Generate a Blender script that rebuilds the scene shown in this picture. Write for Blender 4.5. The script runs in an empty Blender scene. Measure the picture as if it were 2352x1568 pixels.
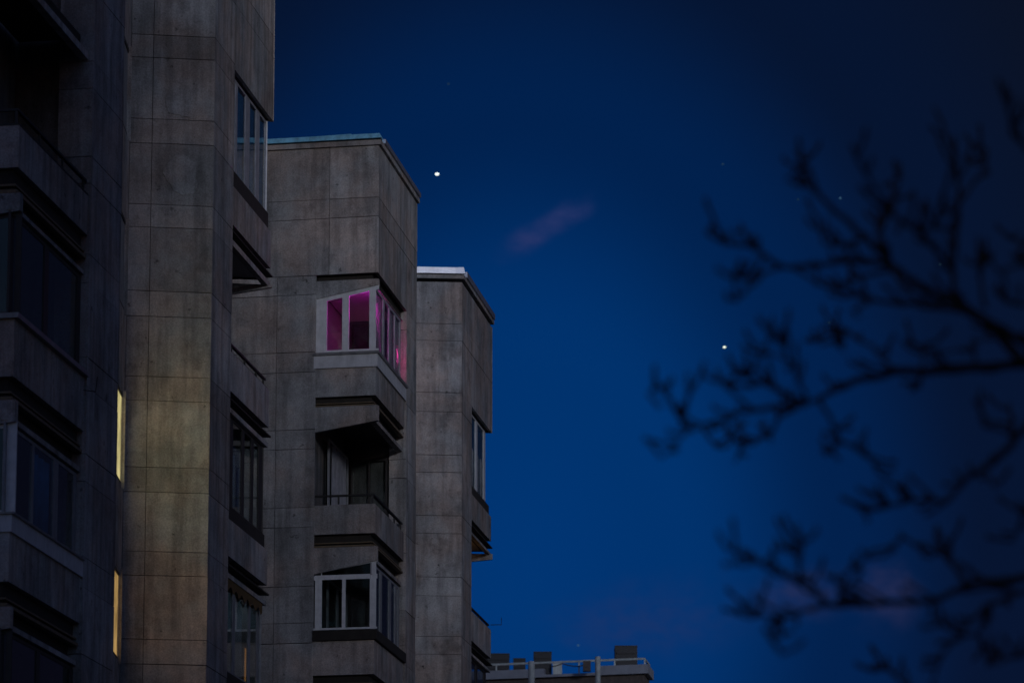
import bpy, math, random
from mathutils import Vector, Matrix
random.seed(7)
scene = bpy.context.scene
col = scene.collection
rad = math.radians

# ------------------------------------------------------------------ camera
F, CX, CY = 9800.0, 1176.0, 784.0          # focal length and centre in units of a 2352 px wide frame
PITCH = rad(11.57); CH = 1.6
cs, sn = math.cos(PITCH), math.sin(PITCH)
cam = bpy.data.cameras.new('camera'); camo = bpy.data.objects.new('camera', cam); col.objects.link(camo)
camo.location = (0, 0, CH); camo.rotation_euler = (math.pi/2 + PITCH, 0, 0)
cam.sensor_width = 36; cam.lens = 150; cam.clip_start = 0.5; cam.clip_end = 5000
cam.dof.use_dof = True; cam.dof.focus_distance = 79; cam.dof.aperture_fstop = 2.9; cam.dof.aperture_blades = 9
scene.camera = camo

# ------------------------------------------------------------------ view
scene.render.engine = 'CYCLES'
scene.view_settings.view_transform = 'Standard'; scene.view_settings.look = 'None'
scene.view_settings.exposure = 0.0; scene.view_settings.gamma = 1.0

# ------------------------------------------------------------------ sky
SUN_AZ, SUN_EL = rad(155), rad(9)          # azimuth clockwise from +Y (behind the camera, a little to the right)
GLOW = (1180, 1330)                          # where the twilight is brightest, just right of the towers
def ray(x, y):
    u, v = (x-CX)/F, (CY-y)/F
    return Vector((u, cs - v*sn, sn + v*cs))
world = bpy.data.worlds.new('World'); scene.world = world; world.use_nodes = True
nt = world.node_tree; N = nt.nodes; L = nt.links; N.clear()
def node(t, **k):
    n = N.new(t)
    for a, b in k.items(): setattr(n, a, b)
    return n
def vmath(op, a, b=None):
    n = node('ShaderNodeVectorMath', operation=op)
    for i, s in enumerate((a, b)):
        if s is None: continue
        if isinstance(s, bpy.types.NodeSocket): L.new(s, n.inputs[i])
        else: n.inputs[i].default_value = s
    return n.outputs['Value'] if op in ('DOT_PRODUCT', 'LENGTH') else n.outputs[0]
def fmath(op, a, b=None, clamp=False):
    n = node('ShaderNodeMath', operation=op); n.use_clamp = clamp
    for i, s in enumerate((a, b)):
        if s is None: continue
        if isinstance(s, bpy.types.NodeSocket): L.new(s, n.inputs[i])
        else: n.inputs[i].default_value = s
    return n.outputs[0]
def mixc(fac, a, b, mode='MIX'):
    n = node('ShaderNodeMix', data_type='RGBA', blend_type=mode)
    for i, s in ((0, fac), (6, a), (7, b)):
        if isinstance(s, bpy.types.NodeSocket): L.new(s, n.inputs[i])
        else: n.inputs[i].default_value = s
    return n.outputs[2]
out = node('ShaderNodeOutputWorld'); bg = node('ShaderNodeBackground'); L.new(bg.outputs[0], out.inputs[0])
sky = node('ShaderNodeTexSky', sky_type='NISHITA', sun_disc=False)
sky.sun_elevation = rad(-1.5); sky.sun_rotation = SUN_AZ; sky.ozone_density = 6.0; sky.dust_density = 0.6
tc = node('ShaderNodeTexCoord'); D = vmath('NORMALIZE', tc.outputs['Generated'])
g = ray(*GLOW).normalized()
ang = fmath('ARCCOSINE', fmath('MINIMUM', vmath('DOT_PRODUCT', D, g), 0.99999))
gr = Vector((1, 0, 0)); gr = (gr-g*gr.dot(g)).normalized(); gu = gr.cross(g)
gx, gy = vmath('DOT_PRODUCT', D, tuple(gr)), vmath('DOT_PRODUCT', D, tuple(gu))
sq = lambda a: fmath('MULTIPLY', a, a)
flat = fmath('ADD', sq(fmath('MULTIPLY', gx, 1.30)), sq(fmath('MULTIPLY', gy, 0.92)))
ang = fmath('MULTIPLY', ang, fmath('SQRT', fmath('DIVIDE', flat, fmath('ADD', fmath('ADD', sq(gx), sq(gy)), 1e-6))))
ramp = node('ShaderNodeValToRGB'); L.new(fmath('MULTIPLY', ang, 1/rad(16)), ramp.inputs[0])
cr = ramp.color_ramp; cr.interpolation = 'EASE'
SKYR = [(0.0, (0.0003, 0.036, 0.172)), (0.18, (0.0003, 0.032, 0.152)), (0.36, (0.0004, 0.015, 0.074)), (0.52, (0.0016, 0.0070, 0.029)), (0.75, (0.0028, 0.0058, 0.017)), (1.0, (0.0028, 0.0058, 0.017))]
while len(cr.elements) < len(SKYR): cr.elements.new(0.5)
for e, (p, c) in zip(cr.elements, SKYR): e.position = p; e.color = (*c, 1)
# the afterglow: twilight grows smoothly brighter towards the west, behind the camera
west = fmath('MULTIPLY', fmath('SUBTRACT', 1.0, vmath('DOT_PRODUCT', D, tuple(ray(1176, 784).normalized()))), 0.5)
nsky = mixc(1.0, sky.outputs[0], (3.2, 1.7, 0.62, 1), 'MULTIPLY')
nsky = mixc(1.0, nsky, fmath('MULTIPLY', west, 1.2), 'MULTIPLY')
base = mixc(1.0, ramp.outputs[0], nsky, 'ADD')
# faint pink clouds still catching the last light, with a softer veil of the same kind low over the horizon
def cloud(x, y, wx, wy, tilt, soft, strength, colr=None):
    c = ray(x, y).normalized(); r = Vector((1, 0, 0)); r = (r - c*r.dot(c)).normalized(); up = c.cross(r)*-1
    a = (r*math.cos(tilt) + up*math.sin(tilt)); b = (up*math.cos(tilt) - r*math.sin(tilt))
    nz = node('ShaderNodeTexNoise'); L.new(D, nz.inputs['Vector']); nz.inputs['Scale'].default_value = 75; nz.inputs['Detail'].default_value = 6
    wob = fmath('MULTIPLY', fmath('SUBTRACT', nz.outputs[0], 0.5), 1.1)
    pa = fmath('ADD', fmath('MULTIPLY', vmath('DOT_PRODUCT', D, tuple(a)), F/wx), wob)
    pb = fmath('ADD', fmath('MULTIPLY', vmath('DOT_PRODUCT', D, tuple(b)), F/wy), wob)
    front = fmath('GREATER_THAN', vmath('DOT_PRODUCT', D, tuple(c)), 0.9)
    rr = fmath('SQRT', fmath('ADD', fmath('MULTIPLY', pa, pa), fmath('MULTIPLY', pb, pb)))
    m = node('ShaderNodeMapRange', interpolation_type='SMOOTHERSTEP'); L.new(rr, m.inputs[0])
    m.inputs[1].default_value = 1.0; m.inputs[2].default_value = 1-soft; m.inputs[3].default_value = 0; m.inputs[4].default_value = strength
    n2 = node('ShaderNodeTexNoise'); L.new(vmath('MULTIPLY', D, (1.0, 1.0, 1.8)), n2.inputs['Vector']); n2.inputs['Scale'].default_value = 190; n2.inputs['Detail'].default_value = 6
    br = node('ShaderNodeMapRange', interpolation_type='SMOOTHSTEP'); L.new(n2.outputs[0], br.inputs[0])
    br.inputs[1].default_value = 0.30; br.inputs[2].default_value = 0.66; br.inputs[3].default_value = 0.45; br.inputs[4].default_value = 1.0
    return fmath('MULTIPLY', fmath('MULTIPLY', m.outputs[0], br.outputs[0]), front)
MAUVE, PINK = (0.022, 0.036, 0.135, 1), (0.030, 0.032, 0.090, 1)
for a in [(1240, 530, 165, 48, rad(30), 1.0, 0.75, MAUVE), (1315, 486, 80, 40, rad(12), 1.0, 0.6, MAUVE), (1850, 1365, 170, 85, 0.1, 1.0, 0.42, PINK), (2035, 1370, 110, 120, 0, 1.0, 0.5, PINK), (1500, 1420, 360, 140, 0.1, 1.0, 0.22, PINK)]:
    base = mixc(cloud(*a), base, a[-1])
L.new(base, bg.inputs[0]); bg.inputs[1].default_value = 1.0

# ------------------------------------------------------------------ last light from the west
sl = bpy.data.lights.new('sun', 'SUN'); so = bpy.data.objects.new('sun', sl); col.objects.link(so)
sl.energy = 1.95; sl.angle = rad(9); sl.color = (0.88, 0.90, 1.0)
sd = Vector((math.sin(SUN_AZ)*math.cos(SUN_EL), math.cos(SUN_AZ)*math.cos(SUN_EL), math.sin(SUN_EL)))
so.rotation_euler = sd.to_track_quat('Z', 'Y').to_euler(); so.location = (30, -60, 60)

# ------------------------------------------------------------------ materials
def mat(name, colr, rough=0.8, metal=0.0, spec=0.5):
    m = bpy.data.materials.new(name); m.use_nodes = True
    b = m.node_tree.nodes['Principled BSDF']
    b.inputs['Base Color'].default_value = (*colr, 1); b.inputs['Roughness'].default_value = rough
    b.inputs['Metallic'].default_value = metal; b.inputs['Specular IOR Level'].default_value = spec
    return m
def mnode(m, t, **k):
    n = m.node_tree.nodes.new(t)
    for a, b in k.items(): setattr(n, a, b)
    return n
def noise(m, scale, detail=4, stretch=(1, 1, 1), rough=0.6):
    l = m.node_tree.links
    g = mnode(m, 'ShaderNodeNewGeometry'); mp = mnode(m, 'ShaderNodeMapping'); mp.inputs['Scale'].default_value = stretch
    l.new(g.outputs['Position'], mp.inputs['Vector'])
    n = mnode(m, 'ShaderNodeTexNoise'); n.inputs['Scale'].default_value = scale; n.inputs['Detail'].default_value = detail; n.inputs['Roughness'].default_value = rough
    l.new(mp.outputs[0], n.inputs['Vector']); return n.outputs[0]
def rng(m, s, a, b, c, d):
    n = mnode(m, 'ShaderNodeMapRange', interpolation_type='SMOOTHSTEP'); m.node_tree.links.new(s, n.inputs[0])
    for i, v in enumerate((a, b, c, d)): n.inputs[i+1].default_value = v
    return n.outputs[0]
def mul(m, a, b):
    n = mnode(m, 'ShaderNodeMath', operation='MULTIPLY')
    for i, s in enumerate((a, b)):
        if isinstance(s, bpy.types.NodeSocket): m.node_tree.links.new(s, n.inputs[i])
        else: n.inputs[i].default_value = s
    return n.outputs[0]
def concrete(name, colr, spots=0.6, vary=0.26, bump=0.35):
    m = mat(name, colr, 0.9, 0, 0.25); l = m.node_tree.links; b = m.node_tree.nodes['Principled BSDF']
    big = rng(m, noise(m, 0.7, 5), 0.3, 0.7, 0.70, 1.16)
    mid = rng(m, noise(m, 3.5, 6, rough=0.7), 0.3, 0.72, 0.82, 1.10)
    streak = rng(m, noise(m, 5.0, 3, (1, 1, 0.10)), 0.30, 0.62, 0.68, 1.08)
    fine = rng(m, noise(m, 40, 4, rough=0.75), 0.25, 0.75, 0.70, 1.22)
    sp = rng(m, noise(m, 5.5, 3, rough=0.62), 0.655, 0.75, 1.0, 1.0-spots)
    oi = mnode(m, 'ShaderNodeObjectInfo'); per = rng(m, oi.outputs['Random'], 0, 1, 1-vary/2, 1+vary/2)
    blot = rng(m, noise(m, 1.7, 9, rough=0.72), 0.53, 0.66, 1.0, 1.0-spots*.42)
    v = mul(m, mul(m, mul(m, big, mid), mul(m, streak, fine)), mul(m, mul(m, sp, blot), per))
    mx = mnode(m, 'ShaderNodeMix', data_type='RGBA', blend_type='MULTIPLY'); mx.inputs[0].default_value = 1
    tint = mnode(m, 'ShaderNodeMix', data_type='RGBA'); tint.inputs[6].default_value = (*colr, 1)
    tint.inputs[6].default_value = (colr[0]*.95, colr[1]*1.0, colr[2]*1.05, 1); tint.inputs[7].default_value = (colr[0]*1.12, colr[1]*0.98, colr[2]*0.92, 1)
    l.new(rng(m, noise(m, 0.9, 3), 0.35, 0.65, 0, 1), tint.inputs[0])
    l.new(tint.outputs[2], mx.inputs[6]); l.new(v, mx.inputs[7]); l.new(mx.outputs[2], b.inputs['Base Color'])
    bp = mnode(m, 'ShaderNodeBump'); bp.inputs['Strength'].default_value = bump; bp.inputs['Distance'].default_value = 0.02
    l.new(noise(m, 28, 6, rough=0.75), bp.inputs['Height']); l.new(bp.outputs[0], b.inputs['Normal'])
    return m
def emit(name, colr, s):
    m = bpy.data.materials.new(name); m.use_nodes = True; t = m.node_tree; t.nodes.clear()
    o = t.nodes.new('ShaderNodeOutputMaterial'); e = t.nodes.new('ShaderNodeEmission')
    e.inputs[0].default_value = (*colr, 1); e.inputs[1].default_value = s; t.links.new(e.outputs[0], o.inputs[0]); return m
def glass(name, tint=(0.85, 0.9, 0.9), ior=1.5):
    m = bpy.data.materials.new(name); m.use_nodes = True; t = m.node_tree; t.nodes.clear()
    o = t.nodes.new('ShaderNodeOutputMaterial'); mx = t.nodes.new('ShaderNodeMixShader'); f = t.nodes.new('ShaderNodeFresnel')
    tr = t.nodes.new('ShaderNodeBsdfTransparent'); gl = t.nodes.new('ShaderNodeBsdfGlossy')
    gm_ = t.nodes.new('ShaderNodeNewGeometry'); mr = t.nodes.new('ShaderNodeMapRange')
    mr.inputs[3].default_value = ior; mr.inputs[4].default_value = 1/ior; t.links.new(gm_.outputs['Backfacing'], mr.inputs[0]); t.links.new(mr.outputs[0], f.inputs[0])
    tr.inputs[0].default_value = (*tint, 1); gl.inputs['Roughness'].default_value = 0.03
    t.links.new(f.outputs[0], mx.inputs[0]); t.links.new(tr.outputs[0], mx.inputs[1]); t.links.new(gl.outputs[0], mx.inputs[2]); t.links.new(mx.outputs[0], o.inputs[0])
    return m
def dirty(name, colr, rough, metal=0.0, lo=0.7, scale=6.0):
    m = mat(name, colr, rough, metal); l = m.node_tree.links; b = m.node_tree.nodes['Principled BSDF']
    v = mul(m, rng(m, noise(m, scale, 6, rough=0.7), 0.3, 0.7, lo, 1.05), rng(m, noise(m, scale*2, 3, (1, 1, .15)), .3, .6, (1+lo)/2, 1.03))
    mx = mnode(m, 'ShaderNodeMix', data_type='RGBA', blend_type='MULTIPLY'); mx.inputs[0].default_value = 1; mx.inputs[6].default_value = (*colr, 1)
    l.new(v, mx.inputs[7]); l.new(mx.outputs[2], b.inputs['Base Color']); return m
M = dict(
    concrete=concrete('concrete', (0.43, 0.415, 0.395)),
    spotted=concrete('spotted_concrete', (0.42, 0.40, 0.385), spots=0.8, vary=0.10),
    core=concrete('joint_concrete', (0.17, 0.166, 0.163), 0.4, 0),
    plaster=concrete('repair_plaster', (0.46, 0.45, 0.435), 0.5, 0.0),
    recess=dirty('slab_edge_painted_shade', (0.040, 0.034, 0.028), 0.9),  # brown slab edge, darkened to carry the shade of recesses and soffits
    timber=dirty('brown_timber', (0.20, 0.145, 0.085), 0.7),
    whiteframe=dirty('white_frame', (0.78, 0.79, 0.80), 0.5, lo=0.85),
    greyframe=dirty('grey_frame', (0.30, 0.31, 0.33), 0.5),
    darkframe=dirty('dark_frame', (0.045, 0.04, 0.038), 0.6),
    cladding=dirty('pale_cladding', (0.62, 0.63, 0.65), 0.55, lo=0.85),
    capmetal=dirty('sill_sheet', (0.30, 0.30, 0.30), 0.45, 0.3),
    rail=mat('black_rail', (0.022, 0.021, 0.020), 0.6),
    flashing=dirty('zinc_flashing', (0.62, 0.64, 0.70), 0.45, 0.9, lo=0.85, scale=4), sky_flash=dirty('flashing_painted_sky', (0.30, 0.74, 1.0), 0.45, 0.1, lo=0.6, scale=4),  # the blue flashing has the sky's reflection painted into its colour
    softglass=glass('clear_glass', (0.92, 0.93, 0.93), 1.22), sky_reflection=dirty('painted_sky_reflection', (0.05, 0.27, 0.58), 0.9),  # the blue sheet colour paints the sky reflection of the panes
    rooftar=mat('roof_felt', (0.05, 0.05, 0.05), 0.95),
    glass=glass('window_glass'), innerwall=mat('inner_plaster', (0.45, 0.44, 0.43), 0.9),
    ceiling=mat('white_ceiling', (0.70, 0.69, 0.68), 0.9), dark=mat('dark_interior', (0.02, 0.02, 0.022), 0.9),
    curtain=dirty('pale_curtain', (0.75, 0.74, 0.72), 0.95), blind=dirty('dark_blind', (0.06, 0.05, 0.07), 0.9),
    bark=dirty('bark', (0.06, 0.05, 0.043), 0.95, scale=30),
    asphalt=dirty('asphalt', (0.05, 0.05, 0.052), 0.95), metal=dirty('painted_metal', (0.48, 0.54, 0.53), 0.5, 0.0),
    unit=mat('dark_unit', (0.030, 0.032, 0.036), 0.7), farwall=dirty('far_render', (0.10, 0.085, 0.080), 0.9),
    farband=dirty('far_band', (0.28, 0.31, 0.36), 0.6, lo=0.85, scale=2),
)

def sheer(name, colr):
    m = bpy.data.materials.new(name); m.use_nodes = True; t = m.node_tree; t.nodes.clear()
    o = t.nodes.new('ShaderNodeOutputMaterial'); mx = t.nodes.new('ShaderNodeMixShader'); a = t.nodes.new('ShaderNodeBsdfDiffuse'); b = t.nodes.new('ShaderNodeBsdfTranslucent')
    a.inputs[0].default_value = (*colr, 1); b.inputs[0].default_value = (*colr, 1); mx.inputs[0].default_value = 0.6
    t.links.new(a.outputs[0], mx.inputs[1]); t.links.new(b.outputs[0], mx.inputs[2]); t.links.new(mx.outputs[0], o.inputs[0]); return m
M['sheer'] = sheer('sheer_curtain', (0.8, 0.78, 0.8))
M['lavender'] = dirty('grey_lavender_frame', (0.42, 0.42, 0.46), 0.5)
# ------------------------------------------------------------------ helpers
def plan(x, d, y=800):
    r = ray(x, y); t = d*70.36
    return Vector((r.x*t, r.y*t))
def zat(p, y):
    v = (CY-y)/F
    return p.y*(sn + v*cs)/(cs - v*sn) + CH
def screen_x(p, z): return CX + F*p.x/(p.y*cs + (z-CH)*sn)
def at_x(a, b, x, z):
    lo, hi = -1.0, 2.0
    for _ in range(40):
        m = (lo+hi)/2
        if (screen_x(a+(b-a)*m, z) < x): lo = m
        else: hi = m
    return a+(b-a)*lo
def tag(o, label=None, cat=None, group=None, kind=None):
    for k, v in (('label', label), ('category', cat), ('group', group), ('kind', kind)):
        if v: o[k] = v
    return o
def link(name, me, m, parent=None):
    o = bpy.data.objects.new(name, me); col.objects.link(o); o.parent = parent
    if parent is not None and parent.type == 'EMPTY': o.location = -parent.location
    if m: me.materials.append(M[m] if isinstance(m, str) else m)
    return o
def empty(name, label, cat, loc=(0, 0, 0)):
    o = bpy.data.objects.new(name, None); col.objects.link(o); o.location = loc; o.empty_display_size = 0.5
    return tag(o, label, cat)
class MB:
    def __init__(s): s.v = []; s.f = []
    def add(s, v, f):
        n = len(s.v); s.v += [tuple(x) for x in v]; s.f += [tuple(i+n for i in q) for q in f]; return s
    def path(s, pts, z0, z1, inset=0.0, thick=0.1):
        """mitred wall along plan points; outer face 'inset' inside the line, z0/z1 a number or one per point"""
        n = len(pts); z0 = z0 if isinstance(z0, (list, tuple)) else [z0]*n; z1 = z1 if isinstance(z1, (list, tuple)) else [z1]*n
        off = []
        for i, p in enumerate(pts):
            ns = []
            if i > 0: e = (p-pts[i-1]).normalized(); ns.append(Vector((-e.y, e.x)))
            if i < n-1: e = (pts[i+1]-p).normalized(); ns.append(Vector((-e.y, e.x)))
            if len(ns) == 2:
                b = (ns[0]+ns[1]).normalized(); off.append(b/b.dot(ns[0]))
            else: off.append(ns[0])
        V = []
        for i, p in enumerate(pts):
            o, q = p+off[i]*inset, p+off[i]*(inset+thick)
            V += [(o.x, o.y, z0[i]), (q.x, q.y, z0[i]), (q.x, q.y, z1[i]), (o.x, o.y, z1[i])]
        Fs = [(0, 1, 2, 3), tuple(4*(n-1)+k for k in (3, 2, 1, 0))]
        for i in range(n-1):
            a, b = 4*i, 4*i+4
            for k in range(4):
                k2 = (k+1) % 4; Fs.append((a+k2, a+k, b+k, b+k2))
        return s.add(V, Fs)
    def poly(s, pts, z0, z1):
        n = len(pts); V = [(p.x, p.y, z0) for p in pts]+[(p.x, p.y, z1) for p in pts]
        return s.add(V, [tuple(range(n-1, -1, -1)), tuple(range(n, 2*n))]+[(i, (i+1) % n, n+(i+1) % n, n+i) for i in range(n)])
    def box(s, c, d, rz=0):
        x, y, z = d[0]/2, d[1]/2, d[2]/2; R = Matrix.Rotation(rz, 3, 'Z'); c = Vector(c)
        V = [c + R @ Vector((a*x, b*y, e*z)) for a in (-1, 1) for b in (-1, 1) for e in (-1, 1)]
        return s.add(V, [(0, 1, 3, 2), (4, 6, 7, 5), (0, 4, 5, 1), (2, 3, 7, 6), (0, 2, 6, 4), (1, 5, 7, 3)])
    def tube(s, pts, rs, seg=6):
        pts = [Vector(p) for p in pts]; n = len(pts); rs = rs if isinstance(rs, (list, tuple)) else [rs]*n; V = []; Fs = []
        for i, p in enumerate(pts):
            t = (pts[min(i+1, n-1)]-pts[max(i-1, 0)]).normalized(); a = t.cross(Vector((0.13, 0.3, 0.94)))
            if a.length < 1e-3: a = t.cross(Vector((1, 0, 0)))
            a.normalize(); b = t.cross(a)
            for k in range(seg):
                w = 2*math.pi*k/seg; V.append(p+(a*math.cos(w)+b*math.sin(w))*rs[i])
        for i in range(n-1):
            for k in range(seg):
                k2 = (k+1) % seg; Fs.append((i*seg+k, i*seg+k2, (i+1)*seg+k2, (i+1)*seg+k))
        Fs += [tuple(range(seg-1, -1, -1)), tuple((n-1)*seg+k for k in range(seg))]
        return s.add(V, Fs)
    def done(s, name, m, parent=None, smooth=False):
        me = bpy.data.meshes.new(name); me.from_pydata(s.v, [], s.f); me.update()
        if smooth:
            for p in me.polygons: p.use_smooth = True
        return link(name, me, m, parent)
def inward(a, b): e = (b-a).normalized(); return Vector((-e.y, e.x))
J = 0.0048      # half joint
def panels(parent, a, b, zs, cuts=(), m='concrete', ends=(0, 0), thick=0.06, split=None):
    """one wall_panel object per field; zs descending, cuts = plan points along a-b"""
    pts = [a]+list(cuts)+[b]; e = (b-a).normalized()
    for r in range(len(zs)-1):
        z1, z0 = zs[r], zs[r+1]
        pp = pts if (split is None or split(r)) else [a, b]
        for i in range(len(pp)-1):
            p = pp[i]+e*(J if i or ends[0] else 0.0005); q = pp[i+1]-e*(J if i < len(pp)-2 or ends[1] else 0.0005)
            k = random.uniform(-0.004, 0.004)
            jj = [J+random.uniform(-.002, .003) for _ in range(4)]
            MB().path([p, q], [z0+jj[0], z0+jj[1]], [z1-jj[2], z1-jj[3]], k, thick).done('wall_panel', m, parent)
def bar(mb, a, b, z0, z1, inset, thick): return mb.path([a, b], z0, z1, inset, thick)
def lerp(a, b, t): return a+(b-a)*t
def glazing(parent, a, b, zb, zt, xs, inset=0.07, frame='whiteframe', rail=0.05, top=0.05, depth=0.028, panes=None, name='window', zx=None):
    """frame between plan points a and b; xs = list of (x0,x1) image columns or fractions for uprights; zb/zt = pair of heights"""
    w = (b-a).length; e = (b-a)/w
    def zi(pair, p): t = (p-a).dot(e)/w; return lerp(pair[0], pair[1], t)
    ups = []
    for x0, x1 in xs:
        if zx is not None: p, q = at_x(a, b, x0, zx), at_x(a, b, x1, zx)
        else: p, q = a+(b-a)*x0, a+(b-a)*x1
        ups.append((p, q))
    f = MB()
    f.path([a, b], [zb[0], zb[1]], [zb[0]+rail, zb[1]+rail], inset, depth)
    f.path([a, b], [zt[0]-top, zt[1]-top], [zt[0], zt[1]], inset, depth)
    for p, q in ups:
        f.path([p, q], [zi(zb, p)+rail, zi(zb, q)+rail], [zi(zt, p)-top, zi(zt, q)-top], inset-0.004, depth+0.006)
    win = f.done(name, frame, parent)
    for i in range(len(ups)-1):
        p, q = ups[i][1], ups[i+1][0]
        if (q-p).dot(e) < 0.02: continue
        gm = (panes[i] if panes else 'glass')
        MB().path([p, q], [zi(zb, p)+rail, zi(zb, q)+rail], [zi(zt, p)-top, zi(zt, q)-top], inset+0.007, 0.006).done('pane', gm, win)
    return win
def curtain(parent, a, b, z0, z1, inset, m='curtain', amp=0.025, waves=7):
    n = waves*6; e = (b-a); nn = inward(a, b); V = []; Fs = []
    for i in range(n+1):
        t = i/n; p = a+e*t+nn*(inset+amp*math.sin(t*waves*2*math.pi)+amp*.4*math.sin(t*waves*5.1))
        V += [(p.x, p.y, z0), (p.x, p.y, z1)]
    for i in range(n): Fs.append((2*i, 2*i+2, 2*i+3, 2*i+1))
    o = MB().add(V, Fs).done('curtain', m, parent, True)
    md = o.modifiers.new('thickness', 'SOLIDIFY'); md.thickness = 0.004
    return o
def railing(parent, pts, ztop, zbase, posts, inset=0.06, bottom=True):
    r = MB().path(pts, ztop-0.035, ztop, inset, 0.05).done('railing', 'rail', parent)
    if bottom: MB().path(pts, zbase-0.006, zbase+0.022, inset-0.03, 0.09).done('bottom_bar', 'rail', r)
    for p, nn in posts:
        MB().box((p.x+nn.x*(inset+.025), p.y+nn.y*(inset+.025), (ztop+zbase)/2-0.012), (0.035, 0.035, ztop-zbase-0.06)).done('post', 'rail', r)
    return r
def ledge(parent, pts, z1, z0, out=0.0):
    """recessed slab edge between two storeys, its shade painted dark, with two thin timber strips"""
    h = z1-z0
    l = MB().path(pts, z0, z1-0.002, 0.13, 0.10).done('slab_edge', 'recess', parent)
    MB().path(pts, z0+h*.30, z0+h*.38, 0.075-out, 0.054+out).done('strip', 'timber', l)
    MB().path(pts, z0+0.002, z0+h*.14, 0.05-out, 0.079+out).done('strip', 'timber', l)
    return l

# ------------------------------------------------------------------ ground
gm = MB().add([(-2500, -2500, 0), (2500, -2500, 0), (2500, 2500, 0), (-2500, 2500, 0)], [(0, 1, 2, 3)]).done('ground', 'asphalt'); tag(gm, kind='structure')

# added unseen blocks behind the viewpoint, shaped to shade the towers' left and foot
T5 = empty('added_shade_block', 'added unseen blocks behind the viewpoint shading the towers', 'building', (0, -30, 0))
def block(x0, x1, h, dep):
    o = MB().box(((x0+x1)/2, -30-dep/2, h/2), (x1-x0, dep, h)).done('wall', 'farwall', T5)  # wall of an added unseen shade block
    MB().box(((x0+x1)/2, -30-dep/2, h+.2), (x1-x0+.6, dep+.6, .4)).done('roof', 'rooftar', T5)  # roof of the added shade block
    k = 0
    for fl in range(1, int(h/3)):
        for c in range(int((x1-x0)/6)):
            MB().box((x0+3+c*6, -29.97, fl*3+.2), (2.0, .08, 1.5)).done('window', 'dark', T5)  # window on the added shade block
block(-20, 19.8, 12, 14); block(20, 46.8, 50, 14); block(47, 59.8, 33, 14); block(60, 96, 58, 14)

VPR, VPL, VPA, VPC = 2430.0, -43000.0, 57000.0, 105000.0
def along(x0, d0, x, vp): return d0*(vp-x0)/(vp-x)
TH = 0.06

# ================================================================== near tower (left balconies + blank bay + far corner balconies)
T1 = empty('apartment_tower', 'tall near concrete tower with two lit slit windows beside a blank panel wall', 'building', (*plan(284, 1.0), 0))
def child(o): return o
# plan points
Zd = 0.863
Zp = plan(201, Zd); Zc_d = along(201, Zd, 36, VPR); Zc = plan(36, Zc_d); Zl = plan(-150, along(36, Zc_d, -150, VPL)); Zl2 = plan(-420, along(36, Zc_d, -420, VPL))
Ze = plan(273, along(201, Zd, 273, VPR)); Ac_d = 1.0
Al = plan(289, along(484, 1.0, 289, VPA)); Ac = plan(484, 1.0)
Aq1 = plan(531, along(484, 1, 531, VPR)); Aq2 = plan(622, along(484, 1, 622, VPR))
ea = (Ac-Al).normalized(); Aw = -ea*1.25; Aq3 = Aq2+Aw; Aq4 = Aq1+Aw
Ab = Aq2-ea*9
Zr = plan(181, along(201, Zd, 273, VPR))
Zb = Zl + (Zp-Zc)       # back inner corner of the left balcony
def inset_poly(pts, d): # simple mitred inset for a plan loop walked with the outside on the right
    o = []
    n = len(pts)
    for i, p in enumerate(pts):
        e0 = (p-pts[i-1]).normalized(); e1 = (pts[(i+1) % n]-p).normalized(); n0, n1 = Vector((-e0.y, e0.x)), Vector((-e1.y, e1.x))
        b = (n0+n1)
        if b.length < 1e-3: o.append(p+n0*d); continue
        b.normalize(); o.append(p+b*(d/max(b.dot(n0), 0.3)))
    return o
TOP1 = zat(Ac, -420)
MB().poly(inset_poly([Zl2, Zl, Zb, Zp, Ze, Zr, Al, Ac, Aq1, Aq4, Aq3, Ab, Ab+Vector((-6, -4))], TH), 0, TOP1).done('core_wall', 'core', T1)
# joints
zA = [zat(Ac, y) for y in (-330, -275, -108, -54, 87, 139, 279, 335, 475, 527, 673, 731, 869, 924, 1076, 1133, 1269, 1324, 1470, 1527, 1670, 1725)]
cutA = at_x(Al, Ac, 341, zat(Ac, 800))
panels(T1, Al, Ac, zA, [cutA], ends=(1, 0))
panels(T1, Ac, Aq1, zA)
# upper volume over the far-corner balconies
zov = zat(Aq1, 161)
zU = [z for z in zA if z > zov+0.15]+[zov]
panels(T1, Aq1, Aq2, zU); panels(T1, Aq2, Ab, zU)
MB().poly(inset_poly([Aq1, Aq2, Aq3, Aq4], TH+.001), zov+0.02, TOP1-.01).done('upper_floor', 'core', T1)
zZ = [zat(Zp, y) for y in (-320, -255, -85, -20, 140, 202.6, 359, 420.7, 583.5, 649, 819.6, 886, 1041, 1104, 1277, 1346.6, 1500, 1568, 1725, 1790)]
panels(T1, Zp, Ze, zZ)
panels(T1, Zb+(Zp-Zb)*0.55, Zp, zZ)
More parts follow.
